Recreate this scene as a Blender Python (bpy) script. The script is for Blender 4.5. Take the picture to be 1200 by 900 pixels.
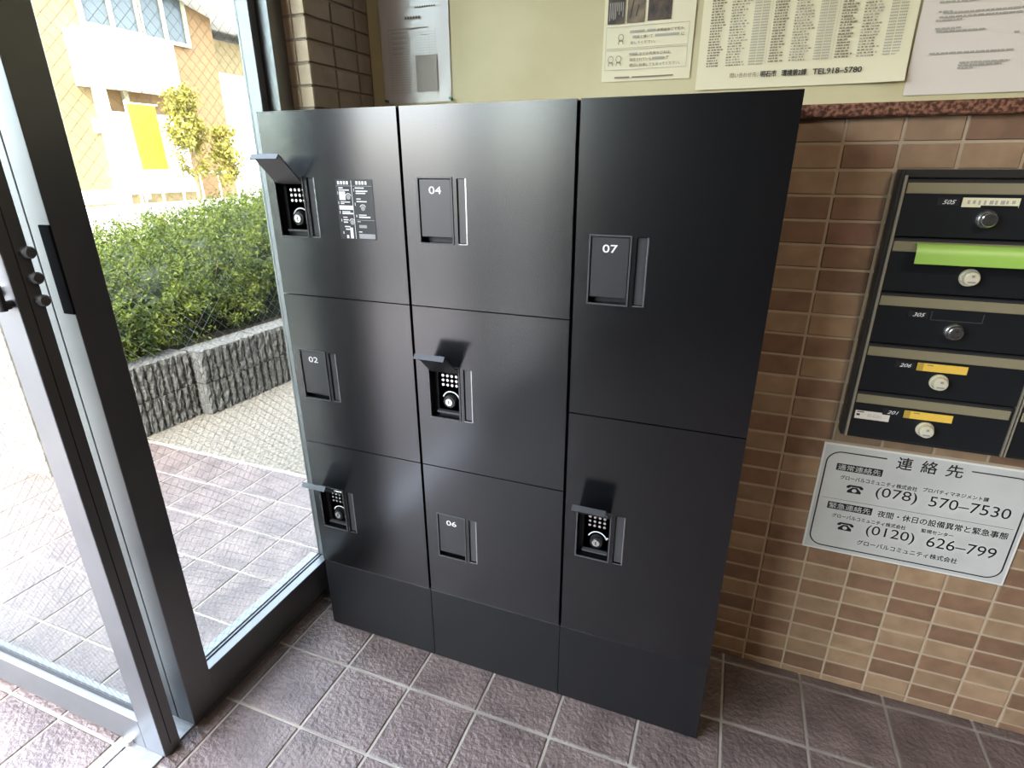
import bpy, bmesh, math, random
import numpy as np
from mathutils import Matrix, Vector
S = bpy.context.scene
for _o in list(bpy.data.objects): bpy.data.objects.remove(_o)
COL = S.collection
RND = random.Random(7)
NP = np.random.RandomState(5)

# ------------------------------------------------------------------ camera
CAM_POS = Vector((-0.07996, -1.38770, 1.33373))
CAM_R = ((0.93367468, 0.35811479, -0.00232255), (0.12851502, -0.34110286, -0.93119962), (-0.33426859, 0.86913902, -0.36450223))
FPX = 660.14
cd = bpy.data.cameras.new('camera'); cam = bpy.data.objects.new('camera', cd); COL.objects.link(cam)
cd.sensor_fit = 'HORIZONTAL'; cd.sensor_width = 36.0; cd.lens = 36.0 * FPX / 1200.0
cd.clip_start = 0.02; cd.clip_end = 300
rx, dn, fw = [Vector(r) for r in CAM_R]
M = Matrix((rx, -dn, -fw)).transposed().to_4x4(); M.translation = CAM_POS
cam.matrix_world = M
S.camera = cam
def project(x, y, z):
    d = Vector((x, y, z)) - CAM_POS
    w = fw.dot(d)
    if w < 0.05: return None
    return 600 + FPX * rx.dot(d) / w, 450 + FPX * dn.dot(d) / w

# ------------------------------------------------------------------ world, sun, exposure
W = bpy.data.worlds.new('world'); S.world = W; W.use_nodes = True
nt = W.node_tree; nt.nodes.clear()
sky = nt.nodes.new('ShaderNodeTexSky'); sky.sky_type = 'NISHITA'; sky.sun_disc = False
SUN_EL, SUN_DIR = math.radians(52), Vector((0.50, -0.86, 0)).normalized()
sky.sun_elevation = SUN_EL; sky.sun_rotation = math.atan2(SUN_DIR.x, SUN_DIR.y)
sky.air_density = 1.0; sky.dust_density = 3.0; sky.ozone_density = 1.0
bg = nt.nodes.new('ShaderNodeBackground'); bg.inputs['Strength'].default_value = 3.9
wo = nt.nodes.new('ShaderNodeOutputWorld')
hsv = nt.nodes.new('ShaderNodeHueSaturation'); hsv.inputs['Saturation'].default_value = 0.55
nt.links.new(sky.outputs[0], hsv.inputs['Color']); nt.links.new(hsv.outputs[0], bg.inputs['Color']); nt.links.new(bg.outputs[0], wo.inputs['Surface'])
sl = bpy.data.lights.new('sun', 'SUN'); sl.energy = 6.0; sl.angle = math.radians(0.6); sl.color = (1.0, 0.93, 0.80)
so = bpy.data.objects.new('sun', sl); COL.objects.link(so)
sd = Vector((SUN_DIR.x * math.cos(SUN_EL), SUN_DIR.y * math.cos(SUN_EL), math.sin(SUN_EL)))
so.rotation_euler = sd.to_track_quat('Z', 'Y').to_euler(); so.location = (6, -12, 14)
for nm, loc, rot, sx, sy in (('doorway_portal', (-1.25, -1.27, 1.15), (0, -math.pi / 2, 0), 2.3, 1.05),
                             ('window_portal', (-1.29, -0.42, 1.15), (0, -math.pi / 2, 0), 2.3, 0.48),
                             ('added_window_portal', (-1.29, -2.53, 1.15), (0, -math.pi / 2, 0), 2.3, 1.33)):
    pl = bpy.data.lights.new(nm, 'AREA'); pl.shape = 'RECTANGLE'; pl.size = sx; pl.size_y = sy
    pl.cycles.is_portal = True
    po = bpy.data.objects.new(nm, pl); COL.objects.link(po); po.location = loc; po.rotation_euler = rot
S.view_settings.view_transform = 'Standard'; S.view_settings.look = 'None'
S.view_settings.gamma = 1.0; S.view_settings.use_curve_mapping = False
S.view_settings.exposure = 0.0
try:
    S.cycles.use_denoising = True; S.cycles.max_bounces = 8; S.cycles.diffuse_bounces = 4
    S.cycles.transparent_max_bounces = 24; S.cycles.sample_clamp_indirect = 8.0; S.cycles.caustics_reflective = False
except Exception: pass

# ------------------------------------------------------------------ materials
def srgb(r, g, b):
    f = lambda c: c / 12.92 if c <= 0.04045 else ((c + 0.055) / 1.055) ** 2.4
    return tuple(f(v / 255.0) for v in (r, g, b))
def mat(name, col, rough=0.5, metal=0.0, col2=None, nscale=8.0, detail=4.0, ramp=(0.35, 0.65), bump=None, vary=0.0, spec=0.5,
        rough2=None, stretch=(1, 1, 1), trans=0.0, coat=0.0, aniso=None):
    m = bpy.data.materials.new(name); m.use_nodes = True
    t = m.node_tree; b = t.nodes['Principled BSDF']
    b.inputs['Base Color'].default_value = (*col, 1); b.inputs['Roughness'].default_value = rough
    b.inputs['Metallic'].default_value = metal; b.inputs['Specular IOR Level'].default_value = spec
    if coat: b.inputs['Coat Weight'].default_value = coat; b.inputs['Coat Roughness'].default_value = 0.15
    tc = t.nodes.new('ShaderNodeTexCoord'); mp = t.nodes.new('ShaderNodeMapping'); mp.inputs['Scale'].default_value = stretch
    src = tc.outputs['Object']
    if vary:
        oi = t.nodes.new('ShaderNodeObjectInfo'); ad = t.nodes.new('ShaderNodeVectorMath'); ad.operation = 'ADD'
        sc = t.nodes.new('ShaderNodeVectorMath'); sc.operation = 'SCALE'; sc.inputs['Scale'].default_value = 3.0
        t.links.new(oi.outputs['Location'], sc.inputs[0]); t.links.new(tc.outputs['Object'], ad.inputs[0]); t.links.new(sc.outputs[0], ad.inputs[1])
        src = ad.outputs[0]
    t.links.new(src, mp.inputs['Vector'])
    out = None
    if col2 is not None:
        n = t.nodes.new('ShaderNodeTexNoise'); n.inputs['Scale'].default_value = nscale; n.inputs['Detail'].default_value = detail
        t.links.new(mp.outputs[0], n.inputs['Vector'])
        r = t.nodes.new('ShaderNodeValToRGB'); r.color_ramp.elements[0].position = ramp[0]; r.color_ramp.elements[1].position = ramp[1]
        r.color_ramp.elements[0].color = (*col, 1); r.color_ramp.elements[1].color = (*col2, 1)
        t.links.new(n.outputs['Fac'], r.inputs['Fac']); out = r.outputs['Color']
        if rough2 is not None:
            mr = t.nodes.new('ShaderNodeMapRange'); mr.inputs['To Min'].default_value = rough; mr.inputs['To Max'].default_value = rough2
            t.links.new(n.outputs['Fac'], mr.inputs['Value']); t.links.new(mr.outputs[0], b.inputs['Roughness'])
    if vary:
        hs = t.nodes.new('ShaderNodeHueSaturation')
        mr = t.nodes.new('ShaderNodeMapRange'); mr.inputs['To Min'].default_value = 1 - vary; mr.inputs['To Max'].default_value = 1 + vary
        t.links.new(oi.outputs['Random'], mr.inputs['Value']); t.links.new(mr.outputs[0], hs.inputs['Value'])
        if out: t.links.new(out, hs.inputs['Color'])
        else: hs.inputs['Color'].default_value = (*col, 1)
        out = hs.outputs['Color']
    if out: t.links.new(out, b.inputs['Base Color'])
    if bump:
        bs, bstr, bdist = bump
        n2 = t.nodes.new('ShaderNodeTexNoise'); n2.inputs['Scale'].default_value = bs; n2.inputs['Detail'].default_value = 5.0
        t.links.new(mp.outputs[0], n2.inputs['Vector'])
        bu = t.nodes.new('ShaderNodeBump'); bu.inputs['Strength'].default_value = bstr; bu.inputs['Distance'].default_value = bdist
        t.links.new(n2.outputs['Fac'], bu.inputs['Height']); t.links.new(bu.outputs[0], b.inputs['Normal'])
    return m
MT = {}
MT['locker'] = mat('locker_black_paint', (0.0035, 0.0035, 0.004), 0.22, spec=0.95)
MT['plinth'] = mat('plinth_black', (0.006, 0.006, 0.007), 0.42)
MT['carcass'] = mat('carcass_black', (0.006, 0.006, 0.007), 0.5)
MT['lidgrey'] = mat('lid_charcoal', (0.030, 0.030, 0.031), 0.30, spec=0.6)
MT['panel'] = mat('keypad_panel_black', (0.008, 0.008, 0.009), 0.35)
MT['bezel'] = mat('bezel_dark_grey', (0.07, 0.07, 0.072), 0.3)
MT['trim'] = mat('pull_trim_satin', (0.45, 0.45, 0.44), 0.25, 0.9)
MT['pull'] = mat('pull_dark_plastic', (0.05, 0.05, 0.052), 0.22, spec=0.7)
MT['silver'] = mat('bright_metal', (0.78, 0.76, 0.72), 0.25, 0.9)
MT['white_print'] = mat('white_print', (0.80, 0.80, 0.78), 0.5)
MT['grey_print'] = mat('grey_print', (0.30, 0.30, 0.30), 0.5)
MT['black_print'] = mat('black_print', (0.012, 0.012, 0.014), 0.5)
MT['brown_print'] = mat('faded_print', (0.27, 0.22, 0.16), 0.7)
MT['soft_print'] = mat('pale_grey_print', (0.44, 0.42, 0.36), 0.7)
MT['steel'] = mat('stainless_frame', (0.17, 0.175, 0.18), 0.36, 0.8, col2=(0.20, 0.205, 0.21), nscale=5, rough2=0.44)
MT['steel_plate'] = mat('threshold_steel', (0.36, 0.37, 0.37), 0.42, 0.8, col2=(0.28, 0.29, 0.29), nscale=30, stretch=(1, 6, 1))
MT['matte'] = mat('matte_black', (0.012, 0.012, 0.013), 0.95, spec=0.05)
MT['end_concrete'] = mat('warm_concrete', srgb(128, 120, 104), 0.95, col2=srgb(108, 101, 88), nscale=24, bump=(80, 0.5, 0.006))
MT['gasket'] = mat('gasket_black', (0.02, 0.02, 0.02), 0.7)
MT['wire'] = mat('wire_grey', (0.13, 0.125, 0.12), 0.5, 0.3)
MT['grout_wall'] = mat('wall_grout', srgb(182, 162, 136), 0.9, bump=(300, 0.3, 0.002))
MT['tan'] = mat('tile_tan', srgb(166, 136, 106), 0.55, col2=srgb(150, 121, 93), nscale=22, vary=0.12, bump=(70, 0.25, 0.003))
MT['brown'] = mat('tile_brown', srgb(142, 109, 84), 0.55, col2=srgb(126, 96, 73), nscale=22, vary=0.14, bump=(70, 0.25, 0.003))
MT['lit_tile'] = mat('tile_lit_tan', srgb(206, 182, 150), 0.55, col2=srgb(192, 168, 136), nscale=22, vary=0.06, bump=(70, 0.25, 0.003))  # lighter tan stands in for daylight on the pillar front
MT['shaded_tile'] = mat('tile_shaded_grey', srgb(150, 138, 128), 0.5, col2=srgb(134, 122, 113), nscale=16, vary=0.08, bump=(70, 0.2, 0.003))  # greyer tone stands in for shade on the pillar side
MT['grout_pillar'] = mat('pillar_grout', srgb(158, 144, 128), 0.9)
MT['pink'] = mat('tile_pinkish', srgb(150, 112, 92), 0.55, col2=srgb(130, 96, 78), nscale=22, vary=0.08, bump=(70, 0.25, 0.003))
MT['grout_floor'] = mat('floor_grout', srgb(176, 170, 157), 0.9, col2=srgb(144, 137, 126), nscale=6)
MT['floor_tile'] = mat('floor_tile_brown', srgb(117, 102, 96), 0.32, col2=srgb(92, 79, 75), nscale=9, vary=0.05, bump=(75, 0.85, 0.008), spec=0.55)
MT['board'] = mat('cream_board', srgb(216, 206, 164), 0.75, col2=srgb(204, 194, 150), nscale=5, bump=(60, 0.1, 0.002))
MT['granite'] = mat('red_granite', srgb(74, 46, 36), 0.3, col2=srgb(150, 106, 84), nscale=140, detail=2, ramp=(0.42, 0.62))
MT['plaster'] = mat('ceiling_plaster', srgb(206, 198, 184), 0.85, bump=(90, 0.15, 0.002))
MT['room_wall'] = mat('interior_brown_wall', srgb(58, 48, 41), 0.7, col2=srgb(48, 40, 34), nscale=4)
MT['shade_wall'] = mat('shade_wall_pale', srgb(214, 212, 206), 0.8)
MT['paper'] = mat('paper_cream', srgb(236, 228, 192), 0.7, bump=(18, 0.12, 0.01))
MT['paper_white'] = mat('paper_white', srgb(232, 222, 208), 0.65, bump=(12, 0.10, 0.01))
MT['paper_lam'] = mat('paper_laminated', srgb(208, 202, 196), 0.16, bump=(9, 0.25, 0.01), spec=0.6)
MT['sign'] = mat('sign_plate', srgb(196, 194, 188), 0.38, col2=srgb(206, 204, 198), nscale=6)
MT['sign_edge'] = mat('sign_white_edge', srgb(226, 224, 216), 0.4)
MT['mail'] = mat('mailbox_navy_black', (0.008, 0.009, 0.011), 0.40, col2=(0.012, 0.013, 0.015), nscale=9)
MT['mailframe'] = mat('mailbox_frame', (0.022, 0.020, 0.018), 0.45)
MT['flap'] = mat('mail_flap_beige', srgb(150, 140, 112), 0.42, 0.15)
MT['alu'] = mat('aluminium_edge', srgb(190, 180, 160), 0.35, 0.6)
MT['ivory'] = mat('dial_ivory', srgb(214, 206, 178), 0.35)
MT['chrome'] = mat('dial_chrome', (0.62, 0.62, 0.60), 0.18, 0.95)
MT['yellow'] = mat('card_yellow', srgb(244, 200, 84), 0.5)
MT['yellow_d'] = mat('card_ochre', srgb(196, 160, 70), 0.5)
MT['lime'] = mat('leaflet_green', srgb(168, 206, 96), 0.4, col2=srgb(154, 196, 84), nscale=4, spec=0.6)
MT['pin_green'] = mat('pin_green', srgb(30, 120, 60), 0.4)
MT['pin_grey'] = mat('pin_grey', srgb(90, 92, 92), 0.4)
MT['blue_print'] = mat('blue_print', srgb(70, 130, 190), 0.6)
MT['photo_dark'] = mat('photo_print_dark', srgb(96, 82, 66), 0.6, col2=srgb(56, 48, 40), nscale=60)
MT['photo_mid'] = mat('photo_print_mid', srgb(150, 132, 106), 0.6, col2=srgb(96, 84, 66), nscale=30)
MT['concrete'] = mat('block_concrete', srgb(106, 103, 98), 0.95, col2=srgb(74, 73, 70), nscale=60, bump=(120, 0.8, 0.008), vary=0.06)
MT['concrete_pale'] = mat('pale_concrete', srgb(206, 202, 190), 0.9, col2=srgb(186, 182, 170), nscale=12, bump=(60, 0.4, 0.005))
MT['pavement'] = mat('aggregate_pavement', srgb(126, 117, 104), 0.9, col2=srgb(88, 82, 74), nscale=55, bump=(110, 0.8, 0.008))
MT['asphalt'] = mat('road_surface', srgb(100, 98, 95), 0.95, col2=srgb(86, 85, 83), nscale=40)
MT['soil'] = mat('soil', srgb(70, 58, 44), 0.95)
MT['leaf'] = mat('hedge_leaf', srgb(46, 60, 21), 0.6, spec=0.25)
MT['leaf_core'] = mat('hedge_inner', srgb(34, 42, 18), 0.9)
MT['bark'] = mat('bark', srgb(112, 96, 72), 0.9)
MT['leaf_y'] = mat('tree_leaf', srgb(100, 98, 30), 0.6)
MT['siding'] = mat('siding_beige', srgb(116, 100, 68), 0.8)
MT['siding2'] = mat('siding_tan', srgb(112, 85, 54), 0.8)
MT['white_wall'] = mat('white_stucco', srgb(238, 238, 234), 0.8)
MT['sash'] = mat('window_sash', srgb(150, 142, 122), 0.5)
MT['shade_pane'] = mat('window_pane', (0.05, 0.06, 0.065), 0.25, spec=0.3)
MT['banner'] = mat('banner_yellow', srgb(170, 166, 18), 0.7)
MT['roof'] = mat('roof_grey', srgb(190, 190, 190), 0.7)
MT['lamp'] = None
def horizontal_lines(m, pitch, axis='Z', dark=0.82):
    t = m.node_tree; b = t.nodes['Principled BSDF']
    tc = t.nodes.new('ShaderNodeTexCoord'); sp = t.nodes.new('ShaderNodeSeparateXYZ'); t.links.new(tc.outputs['Object'], sp.inputs[0])
    dv = t.nodes.new('ShaderNodeMath'); dv.operation = 'DIVIDE'; dv.inputs[1].default_value = pitch; t.links.new(sp.outputs[axis], dv.inputs[0])
    fr = t.nodes.new('ShaderNodeMath'); fr.operation = 'FRACT'; t.links.new(dv.outputs[0], fr.inputs[0])
    bu = t.nodes.new('ShaderNodeBump'); bu.inputs['Strength'].default_value = 1.0; bu.inputs['Distance'].default_value = 0.03
    t.links.new(fr.outputs[0], bu.inputs['Height']); t.links.new(bu.outputs[0], b.inputs['Normal'])
horizontal_lines(MT['siding'], 0.16); horizontal_lines(MT['siding2'], 0.16)
# leaf materials: two-sided, slight translucency and colour spread per leaf by noise
for k, c2 in (('leaf', srgb(100, 108, 34)), ('leaf_y', srgb(132, 120, 38))):
    m = MT[k]; t = m.node_tree; b = t.nodes['Principled BSDF']
    tc = t.nodes.new('ShaderNodeTexCoord'); n = t.nodes.new('ShaderNodeTexNoise'); n.inputs['Scale'].default_value = 9; n.inputs['Detail'].default_value = 6
    t.links.new(tc.outputs['Object'], n.inputs['Vector'])
    r = t.nodes.new('ShaderNodeValToRGB'); r.color_ramp.elements[0].position = 0.38; r.color_ramp.elements[1].position = 0.66
    r.color_ramp.elements[0].color = b.inputs['Base Color'].default_value; r.color_ramp.elements[1].color = (*c2, 1)
    t.links.new(n.outputs['Fac'], r.inputs['Fac']); t.links.new(r.outputs[0], b.inputs['Base Color'])
    tl = t.nodes.new('ShaderNodeBsdfTranslucent'); t.links.new(r.outputs[0], tl.inputs['Color'])
    mx = t.nodes.new('ShaderNodeMixShader'); mx.inputs[0].default_value = 0.3
    t.links.new(b.outputs[0], mx.inputs[1]); t.links.new(tl.outputs[0], mx.inputs[2])
    t.links.new(mx.outputs[0], t.nodes['Material Output'].inputs['Surface'])
def glass_mat(name, tint=(0.93, 0.96, 0.94), rough=0.0):
    m = bpy.data.materials.new(name); m.use_nodes = True; t = m.node_tree; t.nodes.clear()
    o = t.nodes.new('ShaderNodeOutputMaterial'); tr = t.nodes.new('ShaderNodeBsdfTransparent'); tr.inputs[0].default_value = (*tint, 1)
    gl = t.nodes.new('ShaderNodeBsdfGlossy'); gl.inputs['Roughness'].default_value = rough
    fr = t.nodes.new('ShaderNodeFresnel'); ge = t.nodes.new('ShaderNodeNewGeometry'); mr = t.nodes.new('ShaderNodeMapRange')
    mr.inputs['To Min'].default_value = 1.22; mr.inputs['To Max'].default_value = 1 / 1.22      # same index from either side of the thin pane
    t.links.new(ge.outputs['Backfacing'], mr.inputs['Value']); t.links.new(mr.outputs[0], fr.inputs['IOR'])
    mx = t.nodes.new('ShaderNodeMixShader'); t.links.new(fr.outputs[0], mx.inputs[0]); t.links.new(tr.outputs[0], mx.inputs[1]); t.links.new(gl.outputs[0], mx.inputs[2])
    t.links.new(mx.outputs[0], o.inputs['Surface']); return m
MT['glass'] = glass_mat('wired_glass')

# ------------------------------------------------------------------ helpers
def tag(o, label=None, cat=None, group=None, kind=None):
    if label: o['label'] = label
    if cat: o['category'] = cat
    if group: o['group'] = group
    if kind: o['kind'] = kind
    return o
ORIGIN = {}
def thing(name, label, cat, loc, group=None, kind=None):
    o = bpy.data.objects.new(name, None); COL.objects.link(o); o.location = loc; o.empty_display_size = 0.05
    ORIGIN[o.name] = Vector(loc)
    return tag(o, label, cat, group, kind)
class MB:
    """collects shapes in world coordinates"""
    def __init__(s): s.v = []; s.f = []
    def quad(s, a, b, c, d):
        n = len(s.v); s.v += [tuple(a), tuple(b), tuple(c), tuple(d)]; s.f.append((n, n + 1, n + 2, n + 3)); return s
    def box(s, x0, x1, y0, y1, z0, z1):
        n = len(s.v)
        s.v += [(x0, y0, z0), (x1, y0, z0), (x1, y1, z0), (x0, y1, z0), (x0, y0, z1), (x1, y0, z1), (x1, y1, z1), (x0, y1, z1)]
        s.f += [tuple(n + i for i in q) for q in ((0, 3, 2, 1), (4, 5, 6, 7), (0, 1, 5, 4), (1, 2, 6, 5), (2, 3, 7, 6), (3, 0, 4, 7))]
        return s
    def bbox(s, x0, x1, y0, y1, z0, z1, b=0.002):
        """box with bevelled edges"""
        n = len(s.v); xs = (x0, x1); ys = (y0, y1); zs = (z0, z1)
        ins = lambda i, lo, hi: lo + b if i == 0 else hi - b
        idx = {}
        for i in (0, 1):
            for j in (0, 1):
                for k in (0, 1):
                    p = (ins(i, x0, x1), ins(j, y0, y1), ins(k, z0, z1))
                    for ax in range(3):
                        q = list(p); q[ax] = (xs[i], ys[j], zs[k])[ax]
                        idx[i, j, k, ax] = len(s.v); s.v.append(tuple(q))
        F = []
        for ax in range(3):
            for e in (0, 1):
                def key(a, c):
                    t = [0, 0, 0]; t[ax] = e; o_ = [q for q in range(3) if q != ax]; t[o_[0]] = a; t[o_[1]] = c
                    return idx[(*t, ax)]
                q = [key(0, 0), key(1, 0), key(1, 1), key(0, 1)]
                flip = (ax == 1) ^ (e == 0)
                F.append(q[::-1] if flip else q)
        for ax in range(3):
            o_ = [q for q in range(3) if q != ax]
            for a in (0, 1):
                for c in (0, 1):
                    def key(e, axx):
                        t = [0, 0, 0]; t[ax] = e; t[o_[0]] = a; t[o_[1]] = c; return idx[(*t, axx)]
                    F.append([key(0, o_[0]), key(1, o_[0]), key(1, o_[1]), key(0, o_[1])])
        for i in (0, 1):
            for j in (0, 1):
                for k in (0, 1): F.append([idx[i, j, k, 0], idx[i, j, k, 1], idx[i, j, k, 2]])
        s.f += [tuple(q) for q in F]; return s
    def tube(s, a, b, r, n=12, r2=None, caps=True):
        a = Vector(a); b = Vector(b); d = (b - a).normalized(); r2 = r if r2 is None else r2
        u = d.orthogonal().normalized(); w = d.cross(u); k = len(s.v)
        for i in range(n):
            t = 2 * math.pi * i / n; o = u * math.cos(t) + w * math.sin(t)
            s.v.append(tuple(a + o * r)); s.v.append(tuple(b + o * r2))
        for i in range(n):
            j = (i + 1) % n; s.f.append((k + 2 * i, k + 2 * j, k + 2 * j + 1, k + 2 * i + 1))
        if caps:
            s.f.append(tuple(k + 2 * i for i in range(n))[::-1]); s.f.append(tuple(k + 2 * i + 1 for i in range(n)))
        return s
    def prism(s, pts, axis, t0, t1):
        """pts: 2D outline; axis 'y': pts are (x,z)"""
        n = len(pts); k = len(s.v)
        for t in (t0, t1):
            for p, q in pts:
                s.v.append((p, t, q) if axis == 'y' else (t, p, q) if axis == 'x' else (p, q, t))
        s.f.append(tuple(range(k, k + n))); s.f.append(tuple(range(k + n, k + 2 * n))[::-1])
        for i in range(n):
            j = (i + 1) % n; s.f.append((k + i, k + n + i, k + n + j, k + j))
        return s
    def build(s, name, m, parent=None, label=None, cat=None, group=None, kind=None, smooth=False, fix=True):
        root = parent
        while root is not None and root.parent is not None: root = root.parent
        off = ORIGIN.get(root.name, Vector((0, 0, 0))) if root is not None else Vector((0, 0, 0))
        me = bpy.data.meshes.new(name)
        me.from_pydata([(x - off.x, y - off.y, z - off.z) for x, y, z in s.v], [], s.f)
        if fix and len(s.f) < 60000:
            bm = bmesh.new(); bm.from_mesh(me); bmesh.ops.recalc_face_normals(bm, faces=bm.faces); bm.to_mesh(me); bm.free()
        me.materials.append(MT[m] if isinstance(m, str) else m)
        if smooth:
            for p in me.polygons: p.use_smooth = True
        o = bpy.data.objects.new(name, me); COL.objects.link(o); o.parent = parent
        return tag(o, label, cat, group, kind)
def top_mesh(name, mb, m, label, cat, loc, group=None, kind=None, smooth=False):
    """one-mesh top-level thing with its origin at loc"""
    L = Vector(loc); mb.v = [(x - L.x, y - L.y, z - L.z) for x, y, z in mb.v]
    o = mb.build(name, m, None, label, cat, group, kind, smooth); o.location = loc; ORIGIN[o.name] = L
    return o
def struct(name, mb, m, label, cat='structure'):
    o = mb.build(name, m, None, label, cat, None, 'structure'); ORIGIN[o.name] = Vector((0, 0, 0)); return o
# lettering: queued, evaluated together, fitted into a box on a plane facing -y
TEXTQ = []
def text(body, x0, x1, z0, z1, y, m, parent, name='lettering', shear=0.0, weight=0.0, fit=True):
    TEXTQ.append((body, x0, x1, z0, z1, y, m, parent, name, shear, weight, fit))
def flush_text():
    objs = []
    for q in TEXTQ:
        c = bpy.data.curves.new('tmp', 'FONT'); c.body = q[0]; c.size = 1.0; c.resolution_u = 3; c.shear = q[9]; c.fill_mode = 'FRONT'
        o = bpy.data.objects.new('tmp', c); COL.objects.link(o); objs.append(o)
    bpy.context.view_layer.update()
    dg = bpy.context.evaluated_depsgraph_get()
    for q, o in zip(TEXTQ, objs):
        body, x0, x1, z0, z1, y, m, parent, name, sh, wt, fit = q
        me = bpy.data.meshes.new_from_object(o.evaluated_get(dg))
        v = np.array([w.co[:] for w in me.vertices]) if len(me.vertices) else np.zeros((1, 3))
        lo = v.min(0); hi = v.max(0); sx = (x1 - x0) / max(hi[0] - lo[0], 1e-6); sz = (z1 - z0) / max(hi[1] - lo[1], 1e-6)
        root = parent
        while root.parent is not None: root = root.parent
        off = ORIGIN.get(root.name, Vector((0, 0, 0)))
        for w in me.vertices:
            a, b_, _ = w.co; w.co = (x0 + (a - lo[0]) * sx - off.x, y - off.y, z0 + (b_ - lo[1]) * sz - off.z)
        if wt:                              # heavier stroke: the outline laid down again, shifted a hair
            base = [w.co[:] for w in me.vertices]; fc = [tuple(p_.vertices) for p_ in me.polygons]; V2, F2 = [], []
            e_ = wt * sz
            for k_, (ex_, ez_) in enumerate(((0, 0), (e_, 0), (-e_, 0), (0, e_), (0, -e_), (.7 * e_, .7 * e_), (-.7 * e_, -.7 * e_), (.7 * e_, -.7 * e_), (-.7 * e_, .7 * e_))):
                o0 = len(V2); V2 += [(a + ex_, b_ - k_ * 1.5e-5, c_ + ez_) for a, b_, c_ in base]; F2 += [tuple(i + o0 for i in q_) for q_ in fc]
            me = bpy.data.meshes.new(name); me.from_pydata(V2, [], F2)
        me.name = name; me.materials.clear(); me.materials.append(MT[m])
        t = bpy.data.objects.new(name, me); COL.objects.link(t); t.parent = parent
        bpy.data.objects.remove(o)
    for c in [c for c in bpy.data.curves if c.name.startswith('tmp')]: bpy.data.curves.remove(c)
def shared_piece(name, me, loc, parent, m=None, off=None):
    o = bpy.data.objects.new(name, me); COL.objects.link(o); o.parent = parent
    off = ORIGIN.get(parent.name, Vector((0, 0, 0))); o.location = Vector(loc) - off
    if m is not None:
        o.material_slots[0].link = 'OBJECT'; o.material_slots[0].material = MT[m]
    return o
def piece_mesh(name, mb, m):
    me = bpy.data.meshes.new(name); me.from_pydata(mb.v, [], mb.f)
    bm = bmesh.new(); bm.from_mesh(me); bmesh.ops.recalc_face_normals(bm, faces=bm.faces); bm.to_mesh(me); bm.free()
    me.materials.append(MT[m]); return me

# ------------------------------------------------------------------ room shell
XG = -1.20            # inner face of the glazed side
CEIL = 2.46
floor = struct('floor', MB().box(-3.3, 2.6, -4.2, 0.40, -0.05, -0.003), 'grout_floor', 'rough brown floor tiles with pale joints running indoors and out', 'floor')
FX0, FY0, P = -0.951, -0.433, 0.20
tile_me = piece_mesh('floor_tile', MB().bbox(-0.0968, 0.0968, -0.0968, 0.0968, -0.012, 0.0, 0.002), 'floor_tile')
far = MB()
for i in range(-12, 18):
    for j in range(-19, 4):
        cx, cy = FX0 + (i + .5) * P, FY0 + (j + .5) * P
        if cx < -3.25 or cx > 2.5: continue
        x0, x1, y0, y1 = cx - .0968, cx + .0968, cy - .0968, cy + .0968
        if cy > -0.033 and cx > -1.2: y1 = min(y1, -0.001)
        if y1 > 0.385: y1 = 0.385
        if y1 - y0 < .01: continue
        vis = False
        for a in (x0, cx, x1):
            for b_ in (y0, cy, y1):
                q = project(a, b_, 0)
                if q and -5 < q[0] < 1205 and -5 < q[1] < 905: vis = True
        hid = (cx > -1.0 and cx < -0.1 and cy > -0.21)
        full = abs((y1 - y0) - .1936) < 1e-4
        if vis and not hid:
            if full: shared_piece('tile', tile_me, (cx, cy, 0), floor)
            else:
                o = MB().bbox(x0, x1, y0, y1, -0.012, 0, .002).build('tile', 'floor_tile', floor)
        else: far.box(x0, x1, y0, y1, -0.012, 0)
far.build('tile_field', 'floor_tile', floor, kind='stuff')

# back wall with stacked 100 x 50 mm tiles: joints at x = 0.1 k, z = 1.42 - 0.05 r
wall = struct('wall_back', MB().box(-1.10, 2.6, -0.0028, 0.30, -0.05, 1.415), 'grout_wall', 'stacked tan and brown tile wall under a granite ledge', 'wall')
PAT = {0: 'LLLDDLLDLDDLLDLDDLLDLDDLDLDLD', 1: 'LDLDPDDLLDLDLDDLLDLDDLDLLDLDL', 2: 'LLDLLDDLDLLDDLLDLDLLDLDLDLLDL',
       3: 'DLLDLLDDLDLLDLDDLLDDLDLDDLLDL', 4: 'LDLLDLDLLDDLDLLDLDLLLDDLLDDLL', 5: 'LLDPLDLDDLLDLDLLDDLLLDLDLDLDL', 6: 'DLLDLDLLDLDDLLDLLDLDDLLDDLLDL', 7: 'LDLDDLLDLLDLDLDLLDDLLDLLDLDLD'}
wt_me = piece_mesh('wall_tile', MB().bbox(-.0473, .0473, -.005, .005, -.0223, .0223, .0016), 'tan')
wt_cut = piece_mesh('wall_tile_cut', MB().bbox(-.0473, .0473, -.005, .005, -.009, .009, .0016), 'tan')
farw = {'tan': MB(), 'brown': MB()}
for c in range(-11, 26):
    for r in range(29):
        s = PAT[c][r] if c in PAT else RND.choice('LLDDL')
        m = {'L': 'tan', 'D': 'brown', 'P': 'pink'}[s]
        cx, cz = c * .1 + .05, 1.42 - .05 * r - .025
        if r == 28: cz = .010
        q = project(cx, 0, cz)
        vis = -0.05 <= cx and q and q[0] < 1235 and q[1] < 920
        if .26 < cx < .95 and .78 < cz < 1.30: vis = False
        if .24 < cx < .55 and .47 < cz < .67: vis = False
        if vis: shared_piece('tile', wt_cut if r == 28 else wt_me, (cx, RND.uniform(-.0004, .0004), cz), wall, m)
        elif c > -11 or True:
            h = .009 if r == 28 else .0223
            farw['tan' if m == 'pink' else m].box(max(cx - .0473, -1.1), cx + .0473, -.005, .005, cz - h, cz + h)
for k, mb in farw.items(): mb.build('tile_field', k, wall, kind='stuff')
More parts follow.
